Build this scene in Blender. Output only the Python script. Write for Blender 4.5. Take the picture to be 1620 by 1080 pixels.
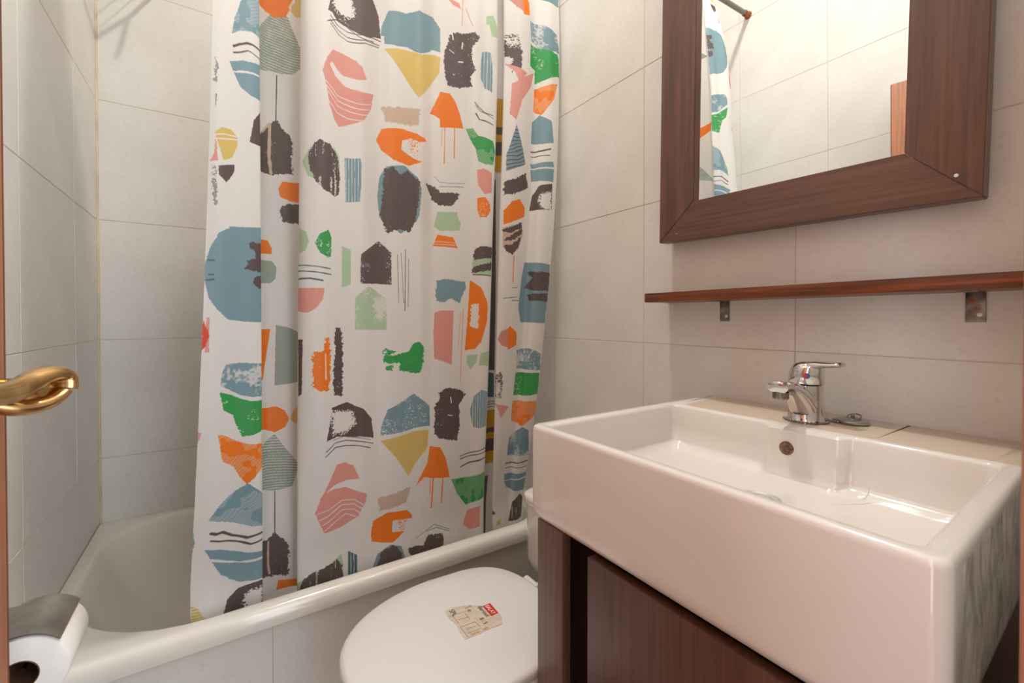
import bpy, bmesh, math, random
import numpy as np
from mathutils import Vector, Matrix, Euler
random.seed(4)
for o in list(bpy.data.objects): bpy.data.objects.remove(o, do_unlink=True)
SC = bpy.context.scene
COL = SC.collection
R = math.radians
TZ0 = 1.10 - .666   # rim of the bathtub
H = 1.10            # eye height above the floor
TOP = 3.46          # ceiling height

# ------------------------------------------------------------------ camera, light, exposure
cd = bpy.data.cameras.new('camera'); cam = bpy.data.objects.new('camera', cd); COL.objects.link(cam)
cam.location = (0, 0, H); cam.rotation_euler = (R(89.4), 0, R(-33.5))
cd.sensor_width = 36; cd.lens = 695 / 1620 * 36; cd.shift_y = -27.7 / 1620
cd.clip_start = 0.01; cd.clip_end = 50
cd.dof.use_dof = True; cd.dof.focus_distance = 1.1; cd.dof.aperture_fstop = 9
SC.camera = cam
SC.view_settings.view_transform = 'Standard'; SC.view_settings.look = 'None'
SC.view_settings.exposure = 0.56; SC.view_settings.gamma = 1.0
SC.view_settings.use_curve_mapping = False
w = bpy.data.worlds.new('world'); SC.world = w; w.use_nodes = True
bg = w.node_tree.nodes['Background']; bg.inputs[0].default_value = (0.88, 0.94, 1.0, 1); bg.inputs[1].default_value = 3.4
def light(name, kind, loc, energy, color, **k):
    d = bpy.data.lights.new(name, kind); d.energy = energy; d.color = color
    for a, b in k.items(): setattr(d, a, b)
    o = bpy.data.objects.new(name, d); o.location = loc; COL.objects.link(o); return o
light('ceiling_lamp_light', 'AREA', (0.56, 0.86, H + 2.27), 16, (1.0, 0.955, 0.895), shape='DISK', size=0.11)
light('mirror_lamp_light', 'POINT', (0.86, 0.30, H + 1.36), 2.8, (0.88, 0.94, 1.0), shadow_soft_size=0.03)

# ------------------------------------------------------------------ helpers
def link(name, me, mat=None, parent=None):
    o = bpy.data.objects.new(name, me); COL.objects.link(o)
    if mat:
        for m in (mat if isinstance(mat, (list, tuple)) else [mat]):
            me.materials.append(m)
    if parent: o.parent = parent
    return o
def tag(o, label, cat, group=None):
    o['label'] = label; o['category'] = cat
    if group: o['group'] = group
    return o
def thing(name, label, cat, loc=(0, 0, 0), group=None):
    o = bpy.data.objects.new(name, None); COL.objects.link(o); o.location = loc; o.empty_display_size = .05
    return tag(o, label, cat, group)
def struct(o): o['kind'] = 'structure'; return o
def finish(bm, name, mat=None, parent=None, smooth=True, angle=35, off=None):
    if off is not None: bmesh.ops.translate(bm, verts=bm.verts, vec=-Vector(off))
    bmesh.ops.recalc_face_normals(bm, faces=bm.faces)
    me = bpy.data.meshes.new(name); bm.to_mesh(me); bm.free()
    if smooth:
        for p in me.polygons: p.use_smooth = True
        me.set_sharp_from_angle(angle=R(angle))
    return link(name, me, mat, parent)
def box(bm, x0, x1, y0, y1, z0, z1, bev=0.0, seg=2):
    t = bmesh.new(); bmesh.ops.create_cube(t, size=1)
    bmesh.ops.scale(t, vec=(x1 - x0, y1 - y0, z1 - z0), verts=t.verts)
    bmesh.ops.translate(t, vec=((x0 + x1) / 2, (y0 + y1) / 2, (z0 + z1) / 2), verts=t.verts)
    if bev: bmesh.ops.bevel(t, geom=t.edges[:], offset=bev, segments=seg, affect='EDGES', profile=.5)
    me = bpy.data.meshes.new('t'); t.to_mesh(me); t.free(); bm.from_mesh(me); bpy.data.meshes.remove(me)
def lathe(bm, prof, n=32, center=(0, 0, 0), M=None, cap=True):
    """prof: (r, z) list around Z"""
    rings = []
    for r, z in prof:
        rings.append([Vector((r * math.cos(2 * math.pi * i / n), r * math.sin(2 * math.pi * i / n), z)) for i in range(n)])
    return loft(bm, rings, center, M, cap)
def loft(bm, rings, center=(0, 0, 0), M=None, cap=True, capend=True):
    c = Vector(center); vs = []
    for rg in rings:
        vs.append([bm.verts.new((M @ Vector(p) if M else Vector(p)) + c) for p in rg])
    n = len(vs[0])
    for a, b in zip(vs, vs[1:]):
        for i in range(n):
            bm.faces.new((a[i], a[(i + 1) % n], b[(i + 1) % n], b[i]))
    if cap: bm.faces.new(vs[0][::-1])
    if capend: bm.faces.new(vs[-1])
    return vs
def tube(bm, pts, rad, n=10, flat=1.0, up=(0, 0, 1)):
    pts = [Vector(p) for p in pts]; rings = []
    for i, p in enumerate(pts):
        t = (pts[min(i + 1, len(pts) - 1)] - pts[max(i - 1, 0)]).normalized()
        u = Vector(up)
        if abs(t.dot(u)) > .95: u = Vector((1, 0, 0))
        s = t.cross(u).normalized(); v = s.cross(t).normalized()
        r = rad[i] if isinstance(rad, (list, tuple)) else rad
        r1, r2 = r if isinstance(r, (list, tuple)) else (r, r * flat)
        rings.append([p + s * r1 * math.cos(2 * math.pi * k / n) + v * r2 * math.sin(2 * math.pi * k / n) for k in range(n)])
    loft(bm, rings)
def spline(pts, n=8):
    P = [Vector(p) for p in pts]; out = []
    for i in range(len(P) - 1):
        a, b, c, d = P[max(i - 1, 0)], P[i], P[i + 1], P[min(i + 2, len(P) - 1)]
        for k in range(n):
            t = k / n
            out.append(.5 * ((2 * b) + (c - a) * t + (2 * a - 5 * b + 4 * c - d) * t * t + (3 * b - a - 3 * c + d) * t ** 3))
    out.append(P[-1]); return out
def rrect(x0, x1, y0, y1, r, z, m=10, k=8):
    """rounded rectangle ring, 4*(m+k) points"""
    pts = []
    if not isinstance(r, (list, tuple)): r = (r,) * 4
    cs = [(x1, y1, 0, r[0]), (x0, y1, 90, r[1]), (x0, y0, 180, r[2]), (x1, y0, 270, r[3])]
    arcs = []
    for cx, cy, a0, rr in cs:
        ccx = cx - rr if cx == x1 else cx + rr; ccy = cy - rr if cy == y1 else cy + rr
        arcs.append([(ccx + rr * math.cos(R(a0 + 90 * i / (k - 1))), ccy + rr * math.sin(R(a0 + 90 * i / (k - 1)))) for i in range(k)])
    for j in range(4):
        pts += arcs[j]
        a = arcs[j][-1]; b = arcs[(j + 1) % 4][0]
        for i in range(1, m + 1):
            t = i / (m + 1); pts.append((a[0] + (b[0] - a[0]) * t, a[1] + (b[1] - a[1]) * t))
    return [Vector((x, y, z)) for x, y in pts]

# ------------------------------------------------------------------ materials
def srgb(r, g, b):
    f = lambda c: (c / 255 / 12.92) if c / 255 <= .04045 else ((c / 255 + .055) / 1.055) ** 2.4
    return (f(r), f(g), f(b), 1)
class NT:
    def __init__(s, name):
        s.m = bpy.data.materials.new(name); s.m.use_nodes = True; s.t = s.m.node_tree; s.p = s.t.nodes['Principled BSDF']
    def n(s, typ, **k):
        nd = s.t.nodes.new(typ)
        for a, b in k.items(): setattr(nd, a, b)
        return nd
    def l(s, a, b): s.t.links.new(a, b)
    def noise(s, scale, coord='Object', sc=(1, 1, 1), detail=4, rough=.5, dist=0):
        tc = s.n('ShaderNodeTexCoord'); mp = s.n('ShaderNodeMapping'); mp.inputs['Scale'].default_value = sc
        s.l(tc.outputs[coord], mp.inputs[0]); nz = s.n('ShaderNodeTexNoise')
        nz.inputs['Scale'].default_value = scale; nz.inputs['Detail'].default_value = detail
        nz.inputs['Roughness'].default_value = rough; nz.inputs['Distortion'].default_value = dist
        s.l(mp.outputs[0], nz.inputs['Vector']); return nz.outputs[0]
    def ramp(s, fac, stops):
        r = s.n('ShaderNodeValToRGB'); el = r.color_ramp.elements
        el[0].position, el[0].color = stops[0]; el[1].position, el[1].color = stops[-1]
        for p, c in stops[1:-1]: e = el.new(p); e.color = c
        s.l(fac, r.inputs[0]); return r.outputs[0]
    def bump(s, h, strength=.2, dist=.002):
        b = s.n('ShaderNodeBump'); b.inputs['Strength'].default_value = strength; b.inputs['Distance'].default_value = dist
        s.l(h, b.inputs['Height']); s.l(b.outputs[0], s.p.inputs['Normal'])
    def mix(s, fac, a, b):
        m = s.n('ShaderNodeMix', data_type='RGBA')
        for sock, v in ((m.inputs[0], fac), (m.inputs[6], a), (m.inputs[7], b)):
            if hasattr(v, 'links') or hasattr(v, 'is_linked'): s.l(v, sock)
            else: sock.default_value = v
        return m.outputs[2]
    def set(s, **k):
        names = dict(col='Base Color', rough='Roughness', metal='Metallic', coat='Coat Weight', coatr='Coat Roughness', ior='IOR', spec='Specular IOR Level')
        for a, b in k.items(): s.p.inputs[names[a]].default_value = b
        return s.m
def plain(name, c, rough=.5, metal=0, coat=0, var=.06, scale=30, bump=0):
    t = NT(name); nz = t.noise(scale)
    lo = tuple(v * (1 - var) for v in c[:3]) + (1,); hi = tuple(min(1, v * (1 + var)) for v in c[:3]) + (1,)
    t.l(t.ramp(nz, [(.3, lo), (.7, hi)]), t.p.inputs['Base Color'])
    if bump: t.bump(nz, bump, .001)
    return t.set(rough=rough, metal=metal, coat=coat, coatr=.05)
def tile_mat(name, c0, c1):
    t = NT(name)
    a = t.noise(6, 'Object', (1, 1, 1), 5, .6); b = t.noise(70, 'Object', (1, 1, 1), 4, .6, .6)
    base = t.ramp(a, [(.3, c0), (.7, c1)])
    st = t.ramp(b, [(.56, (0, 0, 0, 1)), (.74, (.5, .5, .5, 1))])
    t.l(t.mix(st, base, tuple(v * .86 for v in c0[:3]) + (1,)), t.p.inputs['Base Color'])
    t.bump(b, .22, .0014)
    return t.set(rough=.40)
M = {}
M['tile'] = tile_mat('pale_grey_tile', srgb(222, 218, 211), srgb(231, 228, 222))
M['grout'] = plain('grout', srgb(206, 192, 172), .9, var=.12, scale=12)
M['ceramic'] = plain('white_ceramic', srgb(236, 231, 225), .12, coat=.6, var=.008, scale=4)
M['tub'] = plain('tub_enamel', srgb(234, 229, 220), .16, coat=.5, var=.01, scale=4)
M['plastic'] = plain('white_plastic', srgb(232, 230, 228), .28, var=.006, scale=5)
M['chrome'] = plain('chrome', (.72, .71, .70, 1), .08, 1, var=.03, scale=20)
M['steel'] = plain('brushed_steel', (.40, .385, .36, 1), .38, 1, var=.25, scale=25, bump=.1)
M['agedsteel'] = plain('aged_steel', (.22, .20, .18, 1), .32, 1, var=.4, scale=90, bump=.1)
M['corroded'] = plain('corroded_overflow', (.20, .12, .08, 1), .35, .8, var=.6, scale=220)
M['satin'] = plain('satin_metal', (.78, .77, .75, 1), .45, .7, var=.04)
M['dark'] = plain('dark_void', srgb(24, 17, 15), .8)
M['brass'] = plain('worn_brass', (.62, .40, .18, 1), .24, 1, var=.3, scale=45)
M['paint'] = plain('ceiling_paint', srgb(240, 238, 234), .9)
M['floor'] = plain('floor_stone', srgb(165, 150, 135), .5, var=.15, scale=9)
M['paper'] = plain('tissue_paper', srgb(238, 234, 228), .95, var=.02, scale=60, bump=.3)
M['card'] = plain('brown_cardboard', srgb(95, 62, 38), .9, var=.1)
M['rust'] = plain('rusty_brown', srgb(150, 80, 40), .6, var=.25, scale=80)
M['bead'] = plain('bead_metal', (.30, .27, .24, 1), .22, 1, var=.4, scale=200)
M['rodgrey'] = plain('grey_rod', srgb(120, 118, 112), .35, .4)
def wood(name, c, axis, scale=1.0, rough=.38, contrast=.35, coat=.15, dots=True):
    t = NT(name); s = [42 * scale] * 3; s[axis] = 1.6 * scale
    a = t.noise(1.0, 'Object', tuple(s), 6, .65, .4); s2 = [160 * scale] * 3; s2[axis] = 5 * scale
    b = t.noise(1.0, 'Object', tuple(s2), 3, .6)
    lo = tuple(v * (1 - contrast) for v in c[:3]) + (1,); hi = tuple(v * (1 + contrast) for v in c[:3]) + (1,)
    base = t.ramp(a, [(.3, lo), (.5, c), (.72, hi)])
    g = t.ramp(b, [(.38, (.62, .60, .58, 1)), (.55, (1, 1, 1, 1))])
    mm = t.n('ShaderNodeMix', data_type='RGBA', blend_type='MULTIPLY'); mm.inputs[0].default_value = .6
    t.l(base, mm.inputs[6]); t.l(g, mm.inputs[7]); out = mm.outputs[2]
    if dots:
        d = t.noise(60, 'Object', (1, 1, 1), 2, .5)
        out = t.mix(t.ramp(d, [(.78, (0, 0, 0, 1)), (.80, (.7, .7, .7, 1))]), out, srgb(190, 160, 140))
    t.l(out, t.p.inputs['Base Color']); t.bump(b, .15, .0006)
    return t.set(rough=rough, coat=coat, coatr=.25)
WEN = srgb(104, 70, 56)
M['frame_v'] = wood('mirror_frame_wood_upright', WEN, 2); M['frame_h'] = wood('mirror_frame_wood_level', WEN, 1)
M['cab'] = wood('wenge_cabinet_wood', srgb(98, 66, 54), 2, rough=.3, contrast=.2)
M['post'] = wood('pale_worn_wenge', srgb(122, 98, 86), 2, rough=.3, contrast=.15)
M['shelf'] = wood('striped_shelf_wood', srgb(120, 58, 22), 1, scale=2.2, contrast=.85, dots=False)
M['door'] = wood('red_brown_door_wood', srgb(176, 112, 78), 2, rough=.4, contrast=.18, dots=False)
M['edge'] = wood('dark_door_edge', srgb(112, 62, 36), 2, contrast=.3, dots=False)
M['jamb'] = wood('pink_brown_jamb_wood', srgb(186, 124, 98), 2, rough=.5, contrast=.1, dots=False)

# ------------------------------------------------------------------ the room
XL, XR, YB, YF = -.334, 1.0, 1.932, .045
ROWS = [0, .255, .645, 1.033, 1.423, 1.811, 2.198, 2.587, 2.974, 3.362, TOP]
TILE_MESH = {}
def tile(w_, h_, axis, sgn):
    """a bevelled tile of w x h lying in a wall plane, 7 mm deep; axis = normal axis, sgn = which way it faces"""
    key = (round(w_, 3), round(h_, 3), axis, sgn)
    if key in TILE_MESH: return TILE_MESH[key]
    bm = bmesh.new(); g = .0009; b = .0010
    def ring(e, d):
        a, c = w_ / 2 - g - e, h_ / 2 - g - e
        q = [(-a, -c), (a, -c), (a, c), (-a, c)]
        return [Vector((d * sgn, u, v)) if axis == 0 else Vector((u, d * sgn, v)) for u, v in q]
    loft(bm, [ring(0, -.007), ring(0, -b * .7), ring(b, 0)], cap=False)
    bmesh.ops.recalc_face_normals(bm, faces=bm.faces)
    me = bpy.data.meshes.new('tile'); bm.to_mesh(me); bm.free(); me.materials.append(M['tile'])
    TILE_MESH[key] = me; return me
def tiled_wall(name, axis, pos, sgn, cuts, rows, lo, hi, z0, z1, thick=.08):
    bm = bmesh.new(); back = pos - sgn * .0010
    a, b = sorted((back, pos - sgn * thick))
    if axis == 0: box(bm, a, b, lo, hi, z0, z1)
    else: box(bm, lo, hi, a, b, z0, z1)
    wl = struct(finish(bm, name, M['grout'], smooth=False))
    for i in range(len(cuts) - 1):
        for j in range(len(rows) - 1):
            w_, h_ = cuts[i + 1] - cuts[i], rows[j + 1] - rows[j]
            o = bpy.data.objects.new('tile', tile(w_, h_, axis, sgn)); COL.objects.link(o); o.parent = wl
            u, v = (cuts[i] + cuts[i + 1]) / 2, (rows[j] + rows[j + 1]) / 2
            p = pos + random.uniform(-.0004, .0004)
            o.location = (p, u, v) if axis == 0 else (u, p, v)
            o.rotation_euler = (random.uniform(-.0006, .0006), random.uniform(-.0006, .0006), random.uniform(-.0006, .0006))
    return wl
tiled_wall('wall_right', 0, XR, -1, [YF, .439, .834, 1.233, 1.630, YB], ROWS, YF - .1, YB + .08, 0, TOP)
tiled_wall('wall_back', 1, YB, -1, [XL, .063, .460, .857, XR], ROWS, XL, XR, 0, TOP)
tiled_wall('wall_left', 0, XL, 1, [YF, .480, .877, 1.274, 1.671, YB], ROWS, YF - .1, YB + .08, 0, TOP)
# front wall around the doorway in which the camera stands
DT = 2.16
bm = bmesh.new(); box(bm, .375, XR, YF - .12, YF - .004, 0, TOP); box(bm, XL, .375, YF - .12, YF - .004, DT + .03, TOP)
wf = struct(finish(bm, 'wall_front', M['tile'], smooth=False))
bm = bmesh.new(); box(bm, XL, XR, YF - .12, YB, -.05, 0); box(bm, -2.6, 1.6, -1.0, YF - .12, -.05, 0); struct(finish(bm, 'floor', M['floor'], smooth=False))
bm = bmesh.new(); box(bm, XL, XR, YF - .12, YB, TOP, TOP + .05); struct(finish(bm, 'ceiling', M['paint'], smooth=False))
# unseen brown wall added behind the camera to keep doorway light off the basin
bm = bmesh.new(); box(bm, -2.6, .12, -1.12, -1.0, 0, TOP); struct(finish(bm, 'hall_light_block', plain('light_block_brown', srgb(92, 66, 52), .8), smooth=False))
# bead of old silicone down the far left corner and along the tub
bm = bmesh.new(); tube(bm, [(XL + .0015, YB - .0015, TZ0 + .002), (XL + .0015, YB - .0015, TOP - .002)], .0042, 8)
c_ = finish(bm, 'trim_2', plain('old_silicone', srgb(214, 196, 168), .5, var=.15, scale=14)); struct(c_)
# door casing
fr = struct(thing('trim_1', 'door casing', 'trim')); del fr['category']; del fr['label']
bm = bmesh.new(); box(bm, .3605, .40, YF - .14, YF + .0006, 0, DT, .002); finish(bm, 'jamb', M['jamb'], fr)
bm = bmesh.new(); box(bm, XL, .40, YF - .14, YF + .0006, DT, DT + .05, .002); finish(bm, 'head', M['jamb'], fr)
# door leaf standing open to the left
dx, dy = (-.1695 + .325), (.607 - (-.04)); DL = math.hypot(dx, dy); DA = math.atan2(dy, dx)
door = struct(bpy.data.objects.new('door_1', None)); COL.objects.link(door)
door.location = (-.325, -.04 + .0, 0); door.rotation_euler = (0, 0, DA)
bm = bmesh.new(); box(bm, 0, DL, 0, .036, .01, 1.94, .002); finish(bm, 'door_leaf', M['door'], door)
bm = bmesh.new(); box(bm, DL, DL + .0015, 0.0005, .0355, .012, 1.938); finish(bm, 'door_edge', M['edge'], door)
for z0, z1 in ((.18, .92), (1.08, 1.80)):
    for yy in (-.004, .036):
        bm = bmesh.new(); box(bm, .10, DL - .10, yy, yy + .004, z0, z1, .0018); finish(bm, 'raised_panel', M['door'], door)
# handle (its neck stands off the face, the grip runs back towards the hinges)
hz = H - .060
bm = bmesh.new(); box(bm, DL - .062, DL - .018, -.005, 0, hz - .07, hz + .07, .002); finish(bm, 'handle_plate', M['brass'], door)
bm = bmesh.new()
def hp(a, o, z): return (DL - a, -o, hz + z)
tube(bm, spline([hp(.040, .002, 0), hp(.040, .030, 0), hp(.041, .048, 0)], 5), .0085, 14)
pts = [hp(.052, .010, -.001), hp(.046, .014, -.011), hp(.034, .026, -.0175), hp(.020, .037, -.0165), hp(.010, .043, -.007), hp(.010, .043, .005), hp(.020, .043, .010), hp(.034, .041, .008), hp(.048, .040, .003), hp(.062, .040, .000), hp(.085, .042, .000), hp(.115, .043, .000), hp(.14, .042, 0)]
rr = [(.010, .006), (.012, .0075), (.013, .0085), (.0135, .0080), (.0145, .007), (.0145, .0065), (.013, .007), (.011, .0085), (.0095, .010), (.0085, .0102), (.0075, .0092), (.0065, .0078), (.005, .006)]
sp = spline(pts, 6); rad = []
for i in range(len(sp)):
    t = i / 6; k = min(int(t), len(rr) - 2); f = t - k
    rad.append((rr[k][0] * (1 - f) + rr[k + 1][0] * f, rr[k][1] * (1 - f) + rr[k + 1][1] * f))
tube(bm, sp, rad, 20, up=(math.cos(DA) * 0 + .0, 0, 1))
hl = finish(bm, 'door_handle', M['brass'], door, angle=60)

# ------------------------------------------------------------------ bathtub, apron
TZ = H - .666
tub = thing('bathtub', 'white enamelled bathtub with rounded rim behind the shower curtain', 'bathtub', (.333, 1.5, 0))
off = (.333, 1.5, 0)
x0, x1, y0, y1 = XL + .002, XR - .002, 1.146, YB - .002
rings = []
rings.append(rrect(x0, x1, y0 + .012, y1, .01, TZ - .046, 22, 10))
rings.append(rrect(x0, x1, y0 + .001, y1, .01, TZ - .044, 22, 10))
rings.append(rrect(x0, x1, y0, y1, .01, TZ - .030, 22, 10))
for a in (20, 45, 70, 90):
    c = 1 - math.cos(R(a)); s_ = math.sin(R(a))
    rings.append(rrect(x0, x1, y0 + .022 * (1 - math.cos(R(a))), y1, .012, TZ - .022 + .022 * s_, 22, 10))
ix0, ix1, iy0, iy1 = XL + .035, .90, 1.189, YB - .030
rc = (.16, .19, .28, .10)
rings.append(rrect(ix0 - .008, ix1 + .008, iy0 - .008, iy1 + .008, tuple(c + .008 for c in rc), TZ, 22, 10))
for e, dz in ((-.003, -.001), (.0, -.004), (.004, -.012), (.012, -.06), (.024, -.14), (.04, -.22), (.06, -.27), (.10, -.30), (.16, -.31)):
    ll = .9 if dz > -.2 else .9
    k = 1 + 1.6 * min(1, -dz / .3)
    rings.append(rrect(ix0 + e * k * 1.6, ix1 - e, iy0 + e, iy1 - e, tuple(max(.05, c - e * .3) for c in rc), TZ + dz, 22, 10))
bm = bmesh.new(); loft(bm, rings, cap=False)
finish(bm, 'tub_shell', M['tub'], tub, angle=60, off=off)
bm = bmesh.new(); lathe(bm, [(.03, 0), (.03, .002), (.024, .004), (.018, .002), (.0, .002)], 24, (.70, 1.55, TZ - .3095), cap=True); finish(bm, 'drain', M['chrome'], tub, off=off)
bm = bmesh.new()
Mt = Matrix.Rotation(R(-90), 3, 'Y')
lathe(bm, [(.03, 0), (.03, .008), (.022, .012), (.006, .013)], 24, (.872, 1.56, TZ - .09), Mt); finish(bm, 'overflow_cover', M['chrome'], tub, off=off)
ap = tiled_wall('wall_apron', 1, 1.166, -1, [XL, .097, .470, .843, XR], [0, .06, TZ - .05], XL, XR, 0, TZ - .05, .03)

# ------------------------------------------------------------------ curtain: the cloth's shape and its printed pattern
CURTAIN=[
(-0.0089,-0.0275,-0.0596,1.122,1.120,1.208),
(0.0136,0.0000,-0.0238,1.125,1.122,1.207),
(0.0411,0.0326,0.0223,1.145,1.140,1.222),
(0.0646,0.0620,0.0629,1.152,1.150,1.215),
(0.0768,0.0773,0.0804,1.168,1.166,1.222),
(0.0680,0.0680,0.0708,1.190,1.190,1.240),
(0.0703,0.0703,0.0712,1.255,1.255,1.270),
(0.0923,0.0923,0.0923,1.296,1.296,1.296),
(0.1319,0.1289,0.1245,1.300,1.300,1.300),
(0.1718,0.1688,0.1627,1.294,1.294,1.294),
(0.1930,0.1869,0.1815,1.270,1.270,1.275),
(0.1847,0.1758,0.1720,1.225,1.225,1.240),
(0.1672,0.1594,0.1565,1.195,1.195,1.222),
(0.1810,0.1736,0.1740,1.172,1.170,1.212),
(0.2205,0.2143,0.2197,1.166,1.164,1.210),
(0.2671,0.2635,0.2658,1.192,1.190,1.222),
(0.3138,0.3116,0.3125,1.205,1.203,1.226),
(0.3589,0.3566,0.3604,1.186,1.184,1.214),
(0.4023,0.3998,0.4077,1.180,1.178,1.212),
(0.4753,0.4726,0.4727,1.208,1.206,1.226),
(0.5190,0.5142,0.5241,1.182,1.180,1.212),
(0.5887,0.5835,0.5899,1.192,1.190,1.216),
(0.6532,0.6433,0.6450,1.208,1.206,1.226),
(0.6916,0.6757,0.6768,1.188,1.188,1.214),
(0.7329,0.7101,0.6974,1.195,1.192,1.218),
(0.7465,0.7273,0.7048,1.225,1.225,1.235),
(0.7740,0.7641,0.7298,1.262,1.262,1.262),
(0.8056,0.7979,0.7627,1.268,1.268,1.268),
(0.8068,0.7992,0.7722,1.250,1.250,1.255),
(0.7793,0.7695,0.7550,1.215,1.215,1.235),
(0.7528,0.7284,0.7303,1.185,1.180,1.218),
(0.7905,0.7472,0.7434,1.165,1.165,1.212),
(0.8274,0.7879,0.7744,1.168,1.172,1.215),
(0.8731,0.8430,0.7987,1.185,1.190,1.222),
(0.9000,0.8584,0.8086,1.175,1.165,1.214),
(0.9299,0.8870,0.8282,1.165,1.158,1.213),
(0.9688,0.9218,0.8599,1.172,1.165,1.225),
]

class Surf:
    """curtain cloth: Catmull-Rom plan curve u -> (X,Y), blended over height"""
    ZL=(-.57,.12,.73)
    def __init__(s,rows):
        a=np.array(rows,float)
        s.cb=np.stack([np.stack([a[:,2],a[:,1],a[:,0]]),np.stack([a[:,5],a[:,4],a[:,3]])])  # [xy][level][k]
        s.n=len(rows)
        u=np.linspace(0,s.n-1,4000); X,Y=s.xy(u,np.full_like(u,.12))
        s.uu=u; s.ll=np.concatenate([[0],np.cumsum(np.hypot(np.diff(X),np.diff(Y)))])
    def len_at(s,u): return float(np.interp(u,s.uu,s.ll))
    def xy(s,u,z):
        u=np.asarray(u,float); z=np.asarray(z,float)
        k=np.clip(np.floor(u).astype(int),0,s.n-2); t=u-k
        t2=t*t; t3=t2*t
        w=[-.5*t3+t2-.5*t, 1.5*t3-2.5*t2+1, -1.5*t3+2*t2+.5*t, .5*t3-.5*t2]
        idx=[np.clip(k+j,0,s.n-1) for j in (-1,0,1,2)]
        zz=np.clip(z,-.60,.80); a,b,c=s.ZL
        la=(zz-b)*(zz-c)/((a-b)*(a-c)); lb=(zz-a)*(zz-c)/((b-a)*(b-c)); lc=(zz-a)*(zz-b)/((c-a)*(c-b))
        out=[]
        for q in range(2):
            lev=[sum(w[j]*s.cb[q][l][idx[j]] for j in range(4)) for l in range(3)]
            out.append(la*lev[0]+lb*lev[1]+lc*lev[2])
        X,Y=out
        # small hanging waves
        Y=Y+.0025*np.sin(u*1.7+z*3.1)*np.cos(z*5.3+u*.6)*np.clip((z+.62)/.2,0,1)
        # gather towards the rod line high up
        return X,Y

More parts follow.
